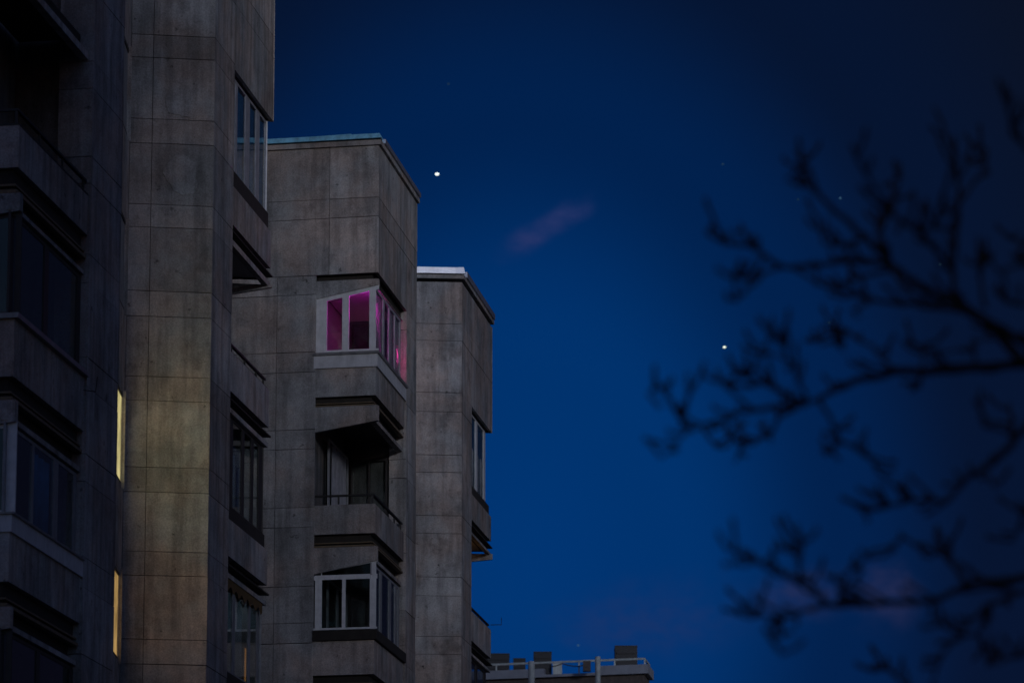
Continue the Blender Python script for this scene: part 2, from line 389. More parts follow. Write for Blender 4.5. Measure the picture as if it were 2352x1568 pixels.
# patches of repair plaster on the blank wall
def patch(a, b, x, y, rx, ry, seed):
    rnd = random.Random(seed); c = at_x(a, b, x, zat(a, y)); z = zat(c, y); e = (b-a).normalized(); nn = inward(a, b); k = 0.00718*1.0
    V = []; n = 60
    ph = [rnd.uniform(0, 6.28) for _ in range(4)]
    for lay, o in ((0, -0.012), (1, 0.02)):
        for i in range(n):
            w = 2*math.pi*i/n; r = 1+0.10*math.sin(2*w+ph[0])+0.07*math.sin(3*w+ph[1])+0.05*math.sin(5*w+ph[2])+0.03*math.sin(11*w+ph[3])+0.02*math.sin(23*w+ph[1])
            p = c+e*(rx*k*r*math.cos(w))+nn*o; V.append((p.x, p.y, z+ry*k*r*math.sin(w)))
    MB().add(V, [tuple(range(n-1, -1, -1)), tuple(range(n, 2*n))]+[(i, (i+1) % n, n+(i+1) % n, n+i) for i in range(n)]).done('plaster_patch', 'plaster', T1)
patch(Al, Ac, 433, 226, 47, 54, 3); patch(Al, Ac, 417, 402, 40, 44, 5)
# wall with the slit windows, seen at a grazing angle
slits = [(115, 315), (509, 715), (905, 1113), (1315, 1515)]
s0, s1 = at_x(Zr, Al, 256.5, zat(Al, 800)), at_x(Zr, Al, 284.5, zat(Al, 800)); w0 = s0-(Al-Zr).normalized()*1.0; ew = (Al-Zr).normalized()
zs_edges = []
for y0, y1 in slits: zs_edges += [zat(s1, y0), zat(s1, y1)]
# panels left, right, and between the openings
for z1, z0 in zip([TOP1]+zs_edges[1::2], zs_edges[0::2]+[zat(s1, 1720)]):
    MB().path([s0, s1], z0, z1, 0.0, 0.058).done('wall_panel', 'concrete', T1)
MB().path([w0, s0], zat(s1, 1720), TOP1, 0.001, 0.058).done('wall_panel', 'concrete', T1)
MB().path([s1, Al-ew*.01], zat(s1, 1720), TOP1, 0.001, 0.058).done('wall_panel', 'concrete', T1)
def lit_pane(name, colr, s):
    m = emit(name, colr, s); e = [n for n in m.node_tree.nodes if n.type == 'EMISSION'][0]
    m.node_tree.links.new(rng(m, noise(m, 2.2, 3, (1, 1, .8)), .3, .7, s*.55, s*1.25), e.inputs[1]); return m
yel = lit_pane('yellow_lit_pane', (1.0, 0.86, 0.38), 0.52); amb = lit_pane('amber_lit_pane', (1.0, 0.62, 0.22), 0.36)
yel_fill, amb_fill = emit('hidden_yellow_fill', (1.0, 0.88, 0.45), 10.0), emit('hidden_amber_fill', (1.0, 0.55, 0.25), 1.6)  # added bright panes out of view, boosting the glow on the wall
sm = at_x(Zr, Al, 265, zat(Al, 800))
for i, (y0, y1) in enumerate(slits):
    z1, z0 = zat(s1, y0), zat(s1, y1)
    w = MB()
    w.path([s0, s0+ew*.05], z0+.045, z1-.045, 0.005, .05); w.path([s0, s1], z0, z0+.05, 0.006, .05); w.path([s0, s1], z1-.05, z1, 0.006, .05)
    f = w.done('window', 'darkframe', T1)
    MB().path([s1+ew*.01, s1+ew*.03], z0-.06, z1+.06, -.045, .103).done('shade_fin', 'concrete', f)  # fin added to keep the window light off the wall corner
    if i > 1: MB().path([s0+ew*.05, sm], z0+.05, z1-.05, 0.022, 0.012).done('pane', (yel_fill, amb_fill)[i-2], f)  # added hidden pane that brightens the blank wall
    p = MB().path([sm if i > 1 else s0, s1], z0+.05, z1-.05, 0.022, 0.012).done('pane', ('greyframe', 'greyframe', yel, amb)[i], f)
    if i > 1: p['label'] = ('pane glowing yellow', 'pane glowing amber')[i-2]

# ------------- far-corner balconies of the near tower
def far_balcony(T, q1, q2, q3, q4, lv, glz, nextz=None, mats=None, xcols=None, beam=None):
    """lv: opening top, opening bottom (=top of ledge or of parapet), ledge bottom or None, parapet bottom, groove bottom, strip bottom  (image rows at q1)"""
    Z = lambda y: zat(q1, y)
    ot, ob, lb, pb, gb, sb = lv
    path = [q1, q2, q3]
    ptop = Z(lb) if lb else Z(ob)
    par = MB().path(path, Z(pb), ptop, 0.015, 0.11).done('parapet', 'concrete', T)
    if lb: MB().path(path, Z(lb)+.002, Z(ob), 0.06, 0.09).done('sill', 'recess', T)
    # floor slab and the recessed edge below the parapet
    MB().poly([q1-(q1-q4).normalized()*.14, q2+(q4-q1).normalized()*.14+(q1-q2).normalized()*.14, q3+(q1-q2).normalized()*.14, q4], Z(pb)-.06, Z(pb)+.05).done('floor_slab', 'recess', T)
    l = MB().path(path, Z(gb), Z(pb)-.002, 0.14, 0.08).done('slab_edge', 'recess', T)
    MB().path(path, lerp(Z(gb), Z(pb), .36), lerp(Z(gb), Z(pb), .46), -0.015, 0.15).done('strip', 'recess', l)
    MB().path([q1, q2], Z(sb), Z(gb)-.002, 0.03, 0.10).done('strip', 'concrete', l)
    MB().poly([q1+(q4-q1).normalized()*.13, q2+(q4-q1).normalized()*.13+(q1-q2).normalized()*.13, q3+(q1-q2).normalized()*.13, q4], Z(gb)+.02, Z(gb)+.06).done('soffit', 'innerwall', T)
    return par
lvA = [(163, 382, 425, 513, 545, 558), (560, 805, None, 895, 931, 942), (943, 1154, 1189, 1274, 1311, 1322), (1323, 1535, 1570, 1655, 1692, 1704)]
for lv in lvA: far_balcony(T1, Aq1, Aq2, Aq3, Aq4, lv, None)
def zq(y): return zat(Aq1, y)
# beam on the far face of the open storey, its lower edge slanting
MB().path([Aq2, Aq3], [zat(Aq2, 663), zat(Aq3, 690)], zq(558)+.02, 0.03, 0.12).done('beam', 'concrete', T1)
# glazed storeys
e12 = (Aq2-Aq1).normalized(); e23 = (Aq3-Aq2).normalized()
Aq2i = Aq2-e12*.06
def zpair(a, y): return (a, a)
g1 = glazing(T1, Aq1+e12*.02, Aq2i, (zq(382), zq(382)), (zq(163), zq(163)), [(0, .04), (.16, .21), (.42, .53), (.70, .79), (.965, 1)], frame='lavender', inset=0.10)
glazing(T1, Aq2+e23*.12, Aq3, (zq(382), zq(382)), (zq(163), zq(163)), [(0, .05), (.48, .54), (.95, 1)], frame='whiteframe', inset=0.10)
g3 = glazing(T1, Aq1+e12*.02, Aq2i, (zq(1154), zq(1154)), (zq(943), zq(943)), [(0, .03), (.14, .21), (.44, .50), (.68, .74), (.88, 1)], frame='darkframe', inset=0.10)
glazing(T1, Aq2+e23*.12, Aq3, (zq(1154), zq(1154)), (zq(943), zq(943)), [(0, .08), (.48, .54), (.95, 1)], frame='darkframe', inset=0.10)
g4 = glazing(T1, Aq1+e12*.02, Aq2i, (zq(1535), zq(1535)), (zq(1323), zq(1323)), [(0, .03), (.26, .32), (.66, .71), (.88, .93), (.97, 1)], frame='greyframe', inset=0.10)
glazing(T1, Aq2+e23*.12, Aq3, (zq(1535), zq(1535)), (zq(1323), zq(1323)), [(0, .08), (.48, .54), (.95, 1)], frame='greyframe', inset=0.10)
curtain(T1, lerp(Aq1, Aq2, .20), lerp(Aq1, Aq2, .43), zq(1150), zq(1010), 0.22, waves=3)
curtain(T1, lerp(Aq1, Aq2, .50), lerp(Aq1, Aq2, .66), zq(1150), zq(1030), 0.22, waves=3)
curtain(T1, lerp(Aq1, Aq2, .32), lerp(Aq1, Aq2, .66), zq(1530), zq(1335), 0.22, waves=4)
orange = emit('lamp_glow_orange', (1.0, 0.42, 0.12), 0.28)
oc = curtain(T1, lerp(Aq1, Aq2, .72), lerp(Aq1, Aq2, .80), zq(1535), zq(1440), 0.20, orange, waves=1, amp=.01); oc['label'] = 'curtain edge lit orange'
MB().path([lerp(Aq1, Aq2, .05), lerp(Aq1, Aq2, .95)], zq(380), zq(165), .15, .01).done('blind', 'sky_reflection', T1)  # not a blind: sheet behind the panes, coloured as their blue sky reflection

# ochre fringe of a sun blind under the soffit
def fringe(a, b, ztop, drop, inset):
    n = 24; nn = inward(a, b); V = []; rnd = random.Random(4)
    for i in range(n+1):
        p = a+(b-a)*(i/n)+nn*inset; V += [(p.x, p.y, ztop-drop*(0.75+.25*math.sin(i*1.7))), (p.x, p.y, ztop)]
    o = MB().add(V, [(2*i, 2*i+2, 2*i+3, 2*i+1) for i in range(n)]).done('blind', dirty('ochre_blind', (0.16, 0.095, 0.03), 0.95), T1)
    o.modifiers.new('thickness', 'SOLIDIFY').thickness = 0.004
fringe(lerp(Aq1, Aq2, .03), lerp(Aq1, Aq2, .92), zq(1322), 0.22, 0.045)
rp = [(lerp(Aq1, Aq2, t), inward(Aq1, Aq2)) for t in (.12, .45, .74, .93)]
railing(T1, [Aq1, Aq2-e12*.1], zq(779), zq(805), rp)

# ------------- near-corner balconies on the left of the near tower
def near_balcony(T, p0, p1, p2, pin, lv, lo_left, sm='recess'):
    """p0 left, p1 corner, p2 far end of side; rows at the corner: beam top, beam bottom, opening bottom, ledge bottom/None, clad bottom/None, parapet bottom, edge bottom"""
    Z = lambda y: zat(p1, y)
    bt, bb, ob, lb, cb, pb, eb = lv
    es = (p2-p1).normalized(); ef = (p1-p0).normalized(); p0 = p0-ef*.025; path = [p0, p1, p2]
    zl = lo_left
    MB().path([p0, p1-ef*.004], [zl, Z(bb)], Z(bt)-.002, 0.05, 0.12).done('beam', 'concrete', T)
    MB().path([p1+es*.18, p2], lerp(Z(bb), Z(bt), .32), Z(bt)-.002, 0.20, 0.08).done('beam', 'recess', T)
    MB().path([p1+es*.05, p2], Z(bb)+.02, lerp(Z(bb), Z(bt), .32)-.002, 0.075, 0.12).done('beam_edge', 'concrete', T)
    z = Z(ob)
    if lb:
        MB().path(path, Z(lb)+.002, z, -0.035, 0.15).done('sill', 'capmetal', T); z = Z(lb)
    if cb:
        MB().path(path, Z(cb)+.002, z, 0.0, 0.09).done('cladding', 'cladding', T); z = Z(cb)
    MB().path(path, Z(pb), z, 0.035, 0.11).done('parapet', 'concrete', T)
    ledge(T, path, Z(pb), Z(eb))
    n0 = inward(p0, p1)*.16
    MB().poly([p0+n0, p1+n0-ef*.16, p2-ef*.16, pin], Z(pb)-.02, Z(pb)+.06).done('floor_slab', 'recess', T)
    MB().poly([p0+n0, p1+n0-ef*.2, p2-ef*.2, pin], Z(bt)-.06, Z(bt)-.015).done('soffit', sm, T)  # dark soffit colour holds the shade under the slab
zz = lambda y: zat(Zc, y)
lvZ = [(-110, -45, 284.6, None, None, 382, 440), (440, 481, 718, 730, None, 862, 915), (915, 965, 1175, 1180, 1220, 1333, 1390), (1390, 1440, 1650, None, None, 1800, 1860)]
for lv in lvZ: near_balcony(T1, Zl, Zc, Zp, Zb, lv, zat(Zl, lv[1]+32))
MB().path([Zl2, Zl], 0, TOP1, 0.0, TH-.002).done('wall_panel', 'concrete', T1)
ez = (Zp-Zc).normalized(); efz = (Zc-Zl).normalized()
railing(T1, [Zl, Zc, Zp], zz(245), zz(284.6), [(lerp(Zc, Zp, t), inward(Zc, Zp)) for t in (.02, .33, .66, .97)]+[(lerp(Zl, Zc, .5), inward(Zl, Zc))])
glazing(T1, Zc+ez*.03, Zp, (zz(718), zz(718)), (zz(481), zz(481)), [(0, .05), (.47, .53), (.95, 1)], frame='darkframe', inset=.12)
glazing(T1, Zl, Zc, (zz(718), zz(718)), (zat(Zl, 513), zz(481)), [(0, .04), (.45, .50), (.93, 1)], frame='darkframe', inset=.12)
glazing(T1, Zc+ez*.03, Zp, (zz(1175), zz(1175)), (zz(965), zz(965)), [(0, .02), (.36, .39), (.66, .73), (.955, 1)], frame='greyframe', inset=.12)
glazing(T1, Zl, Zc, (zz(1175), zz(1175)), (zat(Zl, 997), zz(965)), [(0, .04), (.45, .50), (.84, 1)], frame='whiteframe', inset=.12)
glazing(T1, Zc+ez*.03, Zp, (zz(1650), zz(1650)), (zz(1440), zz(1440)), [(0, .05), (.48, .53), (.95, 1)], frame='darkframe', inset=.12)
glazing(T1, Zl, Zc, (zz(1650), zz(1650)), (zat(Zl, 1470), zz(1440)), [(0, .04), (.45, .50), (.93, 1)], frame='darkframe', inset=.12)
curtain(T1, lerp(Zc, Zp, .40), lerp(Zc, Zp, .66), zz(1170), zz(985), .17, 'sky_reflection', waves=3)  # blue colour paints the sky reflected in these panes
# bent rod sticking out of the pier
pr = at_x(Zp, Ze, 196, zat(Zp, 905)); zr = zat(Zp, 898); nZ = -inward(Zp, Ze)
MB().tube([(Zp.x-.1, Zp.y-.02, zr+.02), (Zp.x+.14, Zp.y-.12, zr-.03), (Zp.x+.16, Zp.y-.12, zr+.18)], .008).done('bracket', 'rail', T1)

# ================================================================== middle tower
T2 = empty('apartment_tower', 'middle concrete tower whose glazed corner balcony glows magenta', 'building', (*plan(760, 1.12), 0))
Bd = 1.11
B1 = plan(867, Bd); B0 = plan(724, along(867, Bd, 724, VPL)); Bl = plan(470, along(867, Bd, 470, VPL))
B2 = plan(934, along(867, Bd, 934, VPR)); B3 = plan(957, along(867, Bd, 957, VPR)); Bin = B0+(B2-B1)
Bbk, Bbl = plan(912, 1.36), plan(470, 1.36)
zb = lambda y: zat(B1, y)
ZUB = zb(625.5)
MB().poly(inset_poly([Bl, B0, Bin, B2, B3, Bbk, Bbl], TH), 0, ZUB+.02).done('core_wall', 'core', T2)
MB().poly(inset_poly([Bl, B1, B3, Bbk, Bbl], TH), ZUB+.03, zb(334)).done('core_wall', 'core', T2)
zB = [zat(B0, y) for y in (634, 676, 807, 853, 985, 1029.5, 1164, 1208.7, 1345, 1428.8, 1475.4, 1610, 1655)]
zB[0] = ZUB
c1 = at_x(Bl, B0, 633, zat(B0, 1000))
panels(T2, Bl, B0, zB, [c1], ends=(0, 0))
zBt = [zb(333), zb(452), zb(496), ZUB]
c2 = at_x(Bl, B1, 757, zb(450)); c3 = at_x(Bl, B1, 640, zb(450))
panels(T2, Bl, B1, zBt, [c2])
panels(T2, B1, B3, zBt)
panels(T2, B2, B3, zB)
pier = at_x(Bin, B2, 893, zb(1100))
panels(T2, pier, B2, zB)
MB().poly([B0+inward(Bl, B1)*.07, B1+inward(Bl, B1)*.07-(B1-B0).normalized()*.07, B2-(B1-B0).normalized()*.07, Bin], ZUB+.004, ZUB+.028).done('soffit', 'recess', T2)
lvB = [(638, 652, 805, 811, 840.6, 905.7, 928), (928, 963.6, 1155, None, None, 1222, 1252), (1252, 1285, 1441, None, None, 1546, 1575), (1575, 1610, 1790, None, None, 1860, 1890)]
left = [686, 992, 1318, 1645]
near_balcony(T2, B0, B1, B2, Bin, lvB[0], zat(B0, 686), 'innerwall')
near_balcony(T2, B0, B1, B2, Bin, lvB[1], zat(B0, 992))
near_balcony(T2, B0, B1, B2, Bin, (1252, 1285, 1467, None, None, 1546, 1575), zat(B0, 1318))
near_balcony(T2, B0, B1, B2, Bin, lvB[3], zat(B0, 1645))
pB = [B0, B1, B2]
MB().path([B0, B1, B2], zb(1467)+.003, zb(1444), -0.02, 0.13).done('sill', 'recess', T2)
# groove under the overhanging top, painted dark for its shade
eb = (B2-B1).normalized(); ebf = (B1-B0).normalized()
MB().path(pB, zb(638), ZUB-.002, 0.12, 0.1).done('slab_edge', 'recess', T2)
MB().path([B1+eb*.2, B2], zb(646), zb(638)-.002, 0.11, 0.1).done('slab_edge', 'recess', T2)
eb = (B2-B1).normalized(); ebf = (B1-B0).normalized()
# magenta-lit glazed balcony
Bq = B1+eb*.085
zw0 = zb(805)
w1 = glazing(T2, B0-ebf*.02, B1, (zw0, zw0), (zat(B0, 686)-.003, zb(652)-.003), [(721, 748.4), (783.5, 799), (846, 860.6)], frame='whiteframe', inset=.075, zx=zb(740), top=.075, rail=.06)
w1['label'] = 'white framed window glowing magenta'
w2 = glazing(T2, Bq, B2-eb*.35, (zw0, zw0), (zb(656), zb(656)), [(0, .02), (.30, .35), (.53, .56), (.755, .78), (.96, .985)], frame='lavender', inset=.06, top=.05, panes=['softglass']*4)
# interior of that balcony
nB = inward(B0, B1)
def inner(p, a, b): return p
for nm, a, b in (('inner_wall', B0+eb*.2+ebf*.003, Bin+ebf*.003),):
    MB().path([b, a], zb(905), zb(640), -TH-.022, .02).done(nm, 'innerwall', T2)
# doors: window with curtain in the left inner wall and dark glazing in the back wall, every storey
for (yt, yb) in ((652, 850), (975, 1200), (1300, 1490)):
    a, b = lerp(Bin, B0, .04), lerp(Bin, B0, .66)
    if yt != 652:
        d = glazing(T2, b, a, (zb(yb), zb(yb)), (zb(yt), zb(yt)), [(0, .05), (.46, .54), (.95, 1)], frame='greyframe', inset=-TH+.01-0.02, name='balcony_door')
    a2, b2 = Bin+(B2-Bin).normalized()*.10, pier-(B2-Bin).normalized()*.03
    glazing(T2, a2, b2, (zb(yb), zb(yb)), (zb(yt), zb(yt)), [(0, .05), (.48, .53), (.95, 1)], frame='darkframe', inset=-.012, name='balcony_door')
curtain(T2, lerp(B0, Bin, .40)+ebf*.06, lerp(B0, Bin, .86)+ebf*.06, zb(1200), zb(985), -.03, 'lavender', waves=4, amp=.015)
curtain(T2, Bq+eb*.04, Bq+eb*1.05, zw0-.2, zb(660), .105, 'sheer', waves=5, amp=.010)
curtain(T2, B2-eb*1.35, B2-eb*.38, zw0-.2, zb(660), .105, 'sheer', waves=5, amp=.012)
# third storey: glazed with a sloping top light over a transom
wz = zb(1441)
w3 = glazing(T2, B0-ebf*.02, B1, (wz, wz), (zb(1317), zb(1317)), [(721, 736.5), (783, 791), (847, 861)], frame='whiteframe', inset=.075, zx=zb(1380), top=.07, rail=.035)
glazing(T2, B0+ebf*.01, B1, (zb(1317)+.002, zb(1317)+.002), (zat(B0, 1318)-.003+.03, zb(1285)-.003), [(735, 737), (851, 861)], frame='whiteframe', inset=.08, zx=zb(1300), top=.012, rail=.015)
w4 = glazing(T2, Bq, B2-eb*.2, (wz, wz), (zb(1289), zb(1289)), [(0, .03), (.29, .36), (.62, .70), (.84, .9), (.96, 1)], frame='greyframe', inset=.09, top=.04)
railing(T2, [B0, B1, B2], zb(1131), zb(1155), [(at_x(B0, B1, 775, zb(1140)), inward(B0, B1)), (lerp(B1, B2, .02), inward(B1, B2)), (lerp(B1, B2, .45), inward(B1, B2)), (lerp(B1, B2, .75), inward(B1, B2)), (lerp(B1, B2, .97), inward(B1, B2))], bottom=False)
# lamp
mag = emit('magenta_lamp', (1.0, 0.02, 0.75), 105.0)
lp = B1+eb*0.5-ebf*0.21
lampo = MB().tube([(lp.x, lp.y, zb(708)), (lp.x, lp.y, zb(676))], .02, 8).done('tube_lamp', mag)
tag(lampo, 'magenta tube lamp glowing inside the glazed corner balcony', 'lamp')
rose = emit('rose_fill_lamp', (1.0, 0.06, 0.42), 26.0)  # extra lamp added to brighten the end curtain
l2 = B2-eb*.47-ebf*.20
tag(MB().tube([(l2.x, l2.y, zb(760)), (l2.x, l2.y, zb(728))], .02, 8).done('tube_lamp', rose), 'added rose tube lamp brightening the end curtain of the glazed corner balcony', 'lamp')
# roof edge
def roof_edge(T, pts, y_wall, y_fa, y_fb, y_top, anchor, segs, back, fm='flashing'):
    z = lambda y: zat(anchor, y)
    f = MB().path(pts, z(y_wall), z(y_fa), -0.05, 0.3).done('fascia', 'concrete', T)
    MB().path(pts, z(y_fa)+.002, z(y_fb)-.002, -0.02, 0.25).done('shadow_gap', 'recess', T)
    a, b, c = pts
    cuts = [a]+[at_x(a, b, x, z(y_fb)) for x in segs]+[b]
    nrm = inward(a, b)
    for i in range(len(cuts)-1):
        p, q = cuts[i], cuts[i+1]; tip = random.uniform(-.012, .012)
        e = (q-p).normalized()
        V = []
        for s, zo in ((p, 0.0), (q, 0.012*(i % 2))):
            o = s-nrm*(0.085+.004*i)-(e*0 if s is p else -e*(.07 if i == len(cuts)-2 else 0.02))
            k = s+nrm*(-0.075+tip*.5)+(e*(.03 if (s is q and i == len(cuts)-2) else 0)); m_ = s+nrm*.34
            V += [(o.x, o.y, z(y_fb)), (k.x, k.y, z(y_top)+zo), (m_.x, m_.y, z(y_top)+zo-.01), (m_.x, m_.y, z(y_fb))]
        MB().add(V, [(0, 4, 5, 1), (1, 5, 6, 2), (2, 6, 7, 3), (3, 7, 4, 0), (0, 1, 2, 3), (7, 6, 5, 4)]).done('flashing', fm, T)
    MB().path([b+(c-b).normalized()*.35, c], z(y_fb), z(y_top)-.01, -0.075, 0.4).done('flashing', 'flashing', T)
    MB().poly(back, z(y_wall), z(y_fb)).done('roof', 'rooftar', T)
roof_edge(T2, [Bl, B1, B3], 333, 322, 319, 308, B1, (740, 809), inset_poly([Bl, B1, B3, Bbk, Bbl], .26), 'sky_flash')  # front flashing coloured blue for the reflected sky

# ================================================================== right tower
T3 = empty('apartment_tower', 'lower right concrete tower with stained panels and a corner window painted with blue sky reflection', 'building', (*plan(1000, 1.4), 0))
Cd = 1.395
C1 = plan(1061, Cd); Cl = plan(880, along(1061, Cd, 880, VPC)); Cq1 = plan(1084, along(1061, Cd, 1084, VPR)); Cq2 = plan(1130.5, along(1061, Cd, 1130.5, VPR))
ec = (C1-Cl).normalized(); Cw = -ec*1.25; Cq3, Cq4 = Cq2+Cw, Cq1+Cw; Cbl = Cq2-ec*2.6
zc = lambda y: zat(C1, y); zcq = lambda y: zat(Cq1, y)
zovC = zcq(933)
MB().poly(inset_poly([Cl, C1, Cq1, Cq4, Cq3, Cbl], TH), 0, zovC+.02).done('core_wall', 'core', T3)
MB().poly(inset_poly([Cl, C1, Cq2, Cbl], TH), zovC+.025, zc(650)).done('core_wall', 'core', T3)
zC = [zc(y) for y in (648, 744, 783, 902, 946, 1045, 1085, 1184, 1225, 1325, 1368, 1461, 1502, 1602, 1640)]
panels(T3, Cl, C1, zC, [at_x(Cl, C1, 985, zc(1000))], m='spotted', split=lambda r: False)
panels(T3, C1, Cq1, [zovC]+[z for z in zC if z < zovC-.1], m='spotted')
zCt = [z for z in zC if z > zovC+.1]+[zovC]
panels(T3, C1, Cq2, zCt, m='spotted'); panels(T3, Cq2, Cbl, zCt)
lvC = [(935, 1107, 1132, 1190, 1217, 1223), (1224, 1401, None, 1468, 1495, 1501), (1502, 1660, 1685, 1740, 1768, 1775)]
for lv in lvC: far_balcony(T3, Cq1, Cq2-(Cq2-Cq1).normalized()*.05, Cq3, Cq4, lv, None)
e12 = (Cq2-Cq1).normalized(); e23 = (Cq3-Cq2).normalized()
MB().path([Cq2, Cq3], [zat(Cq2, 1286), zat(Cq3, 1298)], zcq(1223)+.02, 0.05, 0.12).done('beam', 'concrete', T3)
fx = [(0, .05), (.16, .24), (.46, .56), (.90, 1)]
glazing(T3, Cq1+e12*.02, Cq2-e12*.35, (zcq(1107),)*2, (zcq(935),)*2, fx, frame='whiteframe', inset=.12)
glazing(T3, Cq2-e12*.3+e23*.15, Cq3-e12*.3, (zcq(1107),)*2, (zcq(935),)*2, [(0, .05), (.48, .54), (.95, 1)], frame='whiteframe', inset=.06)
glazing(T3, Cq1+e12*.02, Cq2-e12*.2, (zcq(1660),)*2, (zcq(1502),)*2, fx, frame='darkframe', inset=.12)
MB().path([lerp(Cq1, Cq2, .05), lerp(Cq1, Cq2, .84)], zcq(1010), zcq(936), .15, .01).done('blind', 'sky_reflection', T3)  # not a blind: sheet coloured as the sky reflection in the upper panes
curtain(T3, lerp(Cq1, Cq2, .2), lerp(Cq1, Cq2, .85), zcq(1107), zcq(1012), .155, waves=6)
railing(T3, [Cq1, Cq2-e12*.05], zcq(1386.7), zcq(1401), [(lerp(Cq1, Cq2, t), inward(Cq1, Cq2)) for t in (.1, .5, .92)])
zr = zcq(1452)
pq = Cq2-e12*.1; zr = zat(pq, 1434)
MB().tube([(pq.x-.02, pq.y, zr), (pq.x+.24, pq.y-.02, zr), (pq.x+.24, pq.y-.02, zr+.17)], .009).done('bracket', 'rail', T3)
# warm lit door pane in the open balcony
wp = lerp(Cq1, Cq4, .9)
dl = MB().path([Cq4+(Cq3-Cq4)*.45, Cq4+(Cq3-Cq4)*.62], zcq(1398), zcq(1250), -TH-.012, .01)
dl.done('balcony_door', emit('warm_door_light', (1.0, 0.50, 0.14), 0.55), T3)
roof_edge(T3, [Cl, C1, Cq2], 641, 632.5, 630, 616, C1, (1046,), inset_poly([Cl, C1, Cq2, Cbl], .26))

# ================================================================== distant building with roof plant
FD = 2.05
def fp(x, y, d=FD): p = plan(x, d, y); return Vector((p.x, p.y, zat(p, y)))
T4 = empty('office_building', 'distant flat roofed building with pale parapet and roof railing beyond the towers', 'building', (*plan(1300, FD), 0))
VPF = -30000
f0 = plan(1030, along(1483, FD, 1030, VPF), 1550); f1 = plan(1483, FD, 1550); f2 = plan(1495, along(1483, FD, 1495, VPR), 1550); f3 = f2+Vector((-8, 6)); f4 = f0+Vector((0, 9))
zf = lambda y: zat(f1, y)
MB().poly(inset_poly([f0, f1, f2, f3, f4], .05), 0, zf(1546)).done('wall', 'farwall', T4)
fpth = [f0, f1, f2]
fa, fb = at_x(f0, f1, 1250, zf(1545)), at_x(f0, f1, 1380, zf(1545))
MB().path([f0, fa], zf(1546), zf(1526), -.1, .25).done('parapet', 'farband', T4)
MB().path([fa, fb], zf(1546), zf(1540), -.101, .25).done('parapet', 'farband', T4)
MB().path([fb, f1, f2], zf(1546), zf(1525), -.1, .25).done('parapet', 'farband', T4)
rl = MB().path([f0, f1, f2], zf(1512)-.02, zf(1512)+.045, 0.02, .05).done('railing', 'metal', T4)
for x in (1140, 1330, 1412, 1481):
    p = at_x(f0, f1, x, zf(1520)); MB().box((p.x, p.y+.06, (zf(1512)+zf(1540))/2), (.05, .05, zf(1512)-zf(1540))).done('post', 'metal', rl)
for x0, x1, yt in ((1213, 1228, 1518), (1366.8, 1379.5, 1507)):
    p, q = plan(x0, FD*.985, 1540), plan(x1, FD*.985, 1540); r = (q-p).length/2; c = (p+q)/2
    o = MB().tube([(c.x, c.y, 0), (c.x, c.y, zat(c, yt)-.05), (c.x, c.y, zat(c, yt))], [r, r, r*.93], 14).done('flue_pipe', 'metal', T4)
def unit(x0, x1, y0, y1, lab, dep=1.2):
    p, q = plan(x0, FD*1.02, 1520), plan(x1, FD*1.02, 1520); c = (p+q)/2+Vector((0, dep/2)); w = (q-p).length
    z1, z0 = zat(p, y0), min(zat(p, y1), zf(1544)-.0)
    t = empty('ventilation_unit', lab, 'ventilation', (c.x, c.y, z0)); t['group'] = 'ventilation units on the distant roof'
    def ch(mb, nm, m):
        o = mb.done(nm, m, t); o.location = (-c.x, -c.y, -z0); return o
    ch(MB().box((c.x, c.y, (z0+z1)/2), (w, dep, z1-z0)), 'casing', 'unit')
    ch(MB().box((c.x, c.y, z1+.02), (w*1.02, dep*1.03, .04)), 'lid', 'unit')
    nsl = 5
    for k in range(nsl):
        ch(MB().box((c.x, c.y-dep/2-.015, z0+(z1-z0)*(k+1)/(nsl+1)), (w*.86, .03, (z1-z0)*.06)), 'slat', 'unit')
unit(1115, 1170, 1502, 1540, 'wide dark ventilation unit half behind the right tower')
unit(1179, 1207, 1513, 1540, 'lowest small dark ventilation unit left of the pale flue pipe')
unit(1226, 1267, 1498, 1540, 'square dark ventilation unit beside the shorter pale flue pipe', 1.6)
unit(1413, 1464, 1484, 1540, 'tallest dark ventilation unit at the end of the distant roof')
# duct, cable, small box on that roof
p = plan(1280, FD*1.02, 1520); dct = MB().box((p.x, p.y, (zf(1500)+zf(1540))/2), (.32, .5, zf(1500)-zf(1540)))
o = dct.done('duct', 'metal', T4)
p = plan(1348, FD*1.0, 1520); MB().box((p.x, p.y+.2, (zf(1517)+zf(1540))/2), (.26, .3, zf(1517)-zf(1540))).done('junction_box', 'farwall', T4)
cp = []
for x, y in ((1262, 1531), (1278, 1528), (1292, 1523), (1302, 1526), (1318, 1529), (1330, 1529), (1345, 1526)):
    cp.append(fp(x, y, FD*1.005))
MB().tube(cp, .02, 5).done('cable', 'rail', T4)

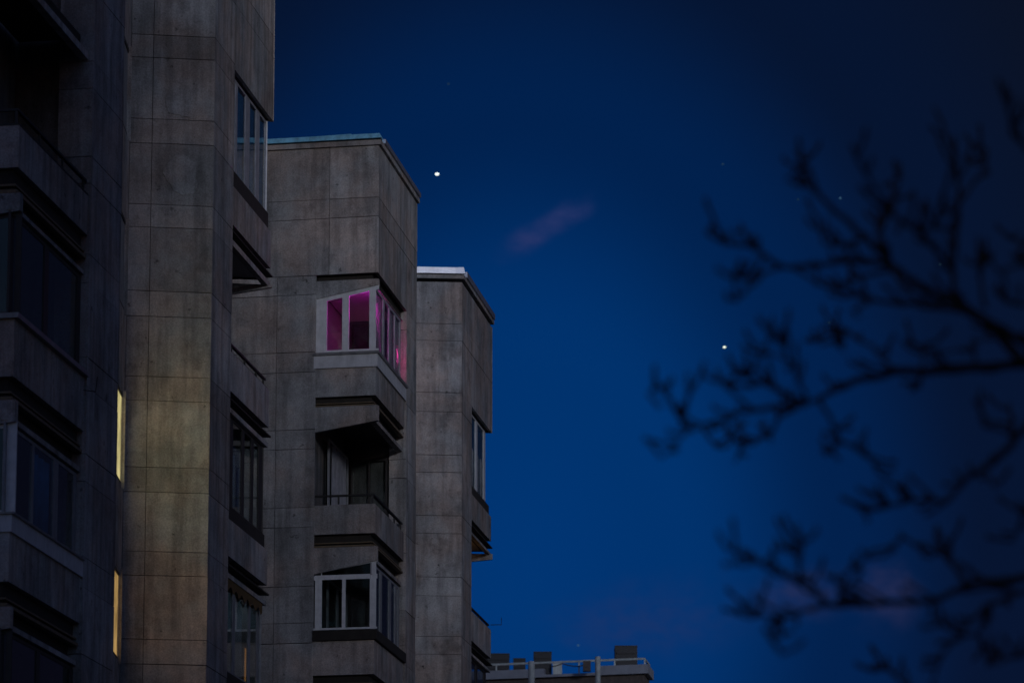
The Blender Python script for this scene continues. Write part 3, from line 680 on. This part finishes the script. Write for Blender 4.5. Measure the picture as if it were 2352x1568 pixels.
# ================================================================== bare tree on the right
tree = empty('bare_tree', 'bare leafless tree with knobbly dark twigs reaching in front of the sky', 'tree', (3.9, 15, 0))
TD = 14.0
def tp(zx, zy, dd=0.0):
    x, y = (2500+zx*1.551)/1.7415, (300+zy*1.551)/1.7415
    r = ray(x, y); return Vector((0, 0, CH))+r*(TD+dd)
BR = [
 ([(1200, 800), (1029, 745), (850, 760), (700, 765), (600, 785), (470, 845)], 17, 10),
 ([(470, 845), (400, 880), (370, 930), (310, 945), (280, 1000)], 8, 4.5), ([(470, 845), (300, 870), (230, 895), (165, 915), (95, 985)], 9, 4),
 ([(165, 915), (130, 860), (90, 805), (60, 820)], 6, 4), ([(145, 880), (165, 810)], 4, 3), ([(470, 845), (370, 800), (320, 775), (300, 760)], 8, 6), ([(470, 845), (430, 740), (400, 690), (380, 640)], 6, 3),
 ([(430, 740), (330, 690)], 5, 3), ([(500, 840), (540, 905), (555, 945), (520, 980)], 6, 4), ([(555, 945), (600, 955), (640, 1000)], 5, 4), ([(695, 762), (640, 700), (560, 650), (500, 680)], 6, 4),
 ([(310, 945), (290, 900), (240, 960)], 6, 4), ([(330, 860), (270, 810), (240, 780)], 6, 4), ([(560, 650), (540, 690), (570, 715)], 5, 4), ([(770, 762), (770, 700), (735, 690)], 5, 4), ([(760, 765), (760, 800)], 5, 4), ([(770, 712), (860, 710), (930, 680)], 4, 3),
 ([(1029, 745), (960, 660), (870, 600), (845, 555), (850, 450), (862, 300), (840, 180), (795, 80)], 14, 6),
 ([(1150, 760), (1029, 690), (960, 645), (860, 590), (760, 540), (690, 490), (620, 420), (540, 350), (480, 290), (440, 235)], 15, 8), ([(480, 290), (420, 270)], 7, 4), ([(450, 250), (470, 220)], 6, 4),
 ([(690, 490), (600, 470), (520, 490), (400, 495), (330, 445), (260, 435), (215, 410)], 10, 5), ([(330, 445), (295, 380)], 6, 5), ([(400, 495), (340, 520), (285, 515)], 5, 4), ([(330, 520), (290, 580)], 4, 3),
 ([(845, 500), (760, 410), (690, 360), (640, 290), (600, 205)], 8, 5), ([(690, 360), (690, 270), (720, 265)], 6, 5), ([(620, 420), (560, 440), (510, 430), (500, 370)], 7, 5), ([(660, 450), (650, 380), (680, 340)], 6, 4),
 ([(880, 610), (740, 590), (640, 580), (560, 555), (490, 540)], 9, 5), ([(640, 580), (580, 610)], 6, 5), ([(700, 500), (610, 520), (540, 545)], 7, 5), ([(690, 490), (720, 560)], 8, 6),
 ([(1120, 800), (1029, 910), (950, 1000), (880, 1040), (830, 1100), (740, 1095), (680, 1110), (615, 1125)], 11, 5), ([(880, 1040), (845, 1020)], 6, 5), ([(740, 1095), (730, 1065)], 6, 4), ([(1000, 930), (990, 840)], 9, 5), ([(985, 900), (920, 890)], 6, 4), ([(930, 1015), (950, 1060)], 4, 3),
 ([(1180, 1260), (1029, 1295), (900, 1310), (800, 1355), (650, 1362), (520, 1365), (450, 1385), (400, 1405), (300, 1380)], 12, 6), ([(520, 1365), (480, 1310), (400, 1285), (330, 1250), (270, 1225)], 7, 5), ([(455, 1295), (440, 1215), (460, 1205)], 7, 5), ([(550, 1360), (570, 1290), (640, 1225)], 6, 4),
 ([(350, 1392), (350, 1340)], 6, 4), ([(400, 1405), (380, 1440), (405, 1490)], 5, 3), ([(880, 1310), (840, 1250), (840, 1180)], 9, 5), ([(830, 1240), (770, 1215)], 5, 3),
 ([(1120, 1300), (930, 1370), (880, 1420), (820, 1490), (790, 1568)], 8, 5), ([(880, 1420), (840, 1425), (790, 1400)], 6, 4), ([(800, 1640), (710, 1560), (660, 1520), (640, 1470)], 7, 4), ([(940, 1375), (910, 1440), (935, 1520)], 6, 4), ([(1080, 1480), (1000, 1500), (940, 1520)], 8, 4),
 ([(1100, 600), (985, 590), (980, 500)], 7, 4), ([(930, 600), (910, 500), (940, 460)], 6, 4), ([(1060, 500), (1020, 480), (1010, 400)], 8, 5), ([(860, 330), (930, 240), (920, 190)], 6, 4), ([(850, 400), (800, 390), (815, 320)], 7, 4), ([(1100, 260), (1000, 150), (980, 40)], 9, 5), ([(1110, 1120), (1030, 1130), (1000, 1200)], 7, 4),
]
rnd = random.Random(21); wood = MB(); twig = MB()
K = 1.551/17067*TD
for i, (pl, r0, r1) in enumerate(BR):
    d0 = rnd.uniform(-.15, .15); pts = []; rs = []
    drift = rnd.uniform(-1.0, 1.0) if r0 < 10 else rnd.uniform(-.5, .5)
    n = len(pl)
    base_dd = 0.0
    fine = []
    for j in range(n-1):
        for t in (0, .25, .5, .75):
            fine.append((lerp(pl[j][0], pl[j+1][0], t), lerp(pl[j][1], pl[j+1][1], t), (j+t)/(n-1)))
    fine.append((*pl[-1], 1.0))
    for x, y, t in fine:
        jx = rnd.uniform(-3.5, 3.5) if 0 < t < 1 else 0
        pts.append(tp(x+jx, y+(rnd.uniform(-3.5, 3.5) if 0 < t < 1 else 0), drift*t*1.7)); rs.append(K*lerp(r0, r1*.75, t)*.93*(1+rnd.uniform(-.12, .16)))
    rs[-1] *= .5
    (wood if r0 >= 9 else twig).tube(pts, rs, 7)
    # knobbly spurs
    for j in range(2, len(pts)):
        if r0 > 13 and rnd.random() < .6: continue
        for _ in range(rnd.choice((0, 1, 1, 2))):
            d = (pts[j]-pts[j-1]).normalized(); s = Vector((rnd.uniform(-1, 1), rnd.uniform(-1, 1), rnd.uniform(-.5, 1))).normalized()
            l = rnd.uniform(.025, .08); m1 = pts[j]+(d*.4+s)*l*.6; m2 = m1+(d*.7+s*.6+Vector((0, 0, .3)))*l*.8
            twig.tube([pts[j], m1, m2, m2+Vector((0, 0, .012))], [K*5, K*4.4, K*5.6, K*2.5], 5)
# trunk outside the frame carries the limbs
tr = MB()
tb = Vector((3.9, 15.0, 0))
tr.tube([tb, (3.86, 15, 1.2), (3.75, 15.05, 2.7), (3.56, 15, 3.9), (3.42, 15, 5.0), (3.45, 15.1, 6.0), (3.5, 15.2, 7.0)], [.19, .16, .14, .12, .10, .07, .03], 12)
for x, y in ((1200, 800), (1150, 760), (1120, 800), (1180, 1260), (1120, 1300), (1100, 600), (1060, 500), (1100, 260), (1110, 1120), (1080, 1480), (800, 1640)):
    q = tp(x, y); h = max(1.8, q.z-.7); b = Vector((lerp(3.86, 3.42, min(1, h/5.0)), 15.0, h)); m_ = (b+q)/2+Vector((.04, 0, -.06))
    tr.tube([b, m_, q], [.04, .032, .022], 7)
def to_tree(o): o.location = (-3.9, -15, 0); return o
to_tree(tr.done('trunk', 'bark', tree, True)); to_tree(wood.done('limb', 'bark', tree, True)); to_tree(twig.done('twig_crown', 'bark', tree, True))

# ================================================================== stars and planets
def star(x, y, w, h, s, label, colr=(0.9, 1.0, 0.92), group=None):
    d = 900.0; c = Vector((0, 0, CH))+ray(x, y)*d; k = d/F
    m = emit('starlight', colr, s)
    V = []; Fs = []; a, b = 10, 6
    for i in range(b+1):
        t = math.pi*i/b
        for j in range(a):
            w_ = 2*math.pi*j/a; V.append((math.sin(t)*math.cos(w_)*w*k/2, math.sin(t)*math.sin(w_)*w*k/2, math.cos(t)*h*k/2))
    for i in range(b):
        for j in range(a): Fs.append((i*a+j, i*a+(j+1) % a, (i+1)*a+(j+1) % a, (i+1)*a+j))
    o = MB().add(V, Fs).done('star' if group else 'planet', m); o.location = c
    tag(o, label, 'star' if group else 'planet', group)
star(1004, 400, 8.5, 5.5, 2.0, 'large bright white planet in the sky beside the middle tower roof')
star(1664, 797, 6.5, 4.5, 1.6, 'smaller bright white planet in the open sky near the twig tips', (0.9, 1.0, 0.75))
for x, y, s in ((1930, 455, .30), (1660, 377, .12), (2160, 607, .15), (1905, 741, .12), (1030, 193, .10), (1328, 1481, .25), (1833, 458, .08)):
    star(x, y, 5, 4, s*.6, 'faint blue star in the night sky', (0.25, 0.6, 1.0), 'faint stars')
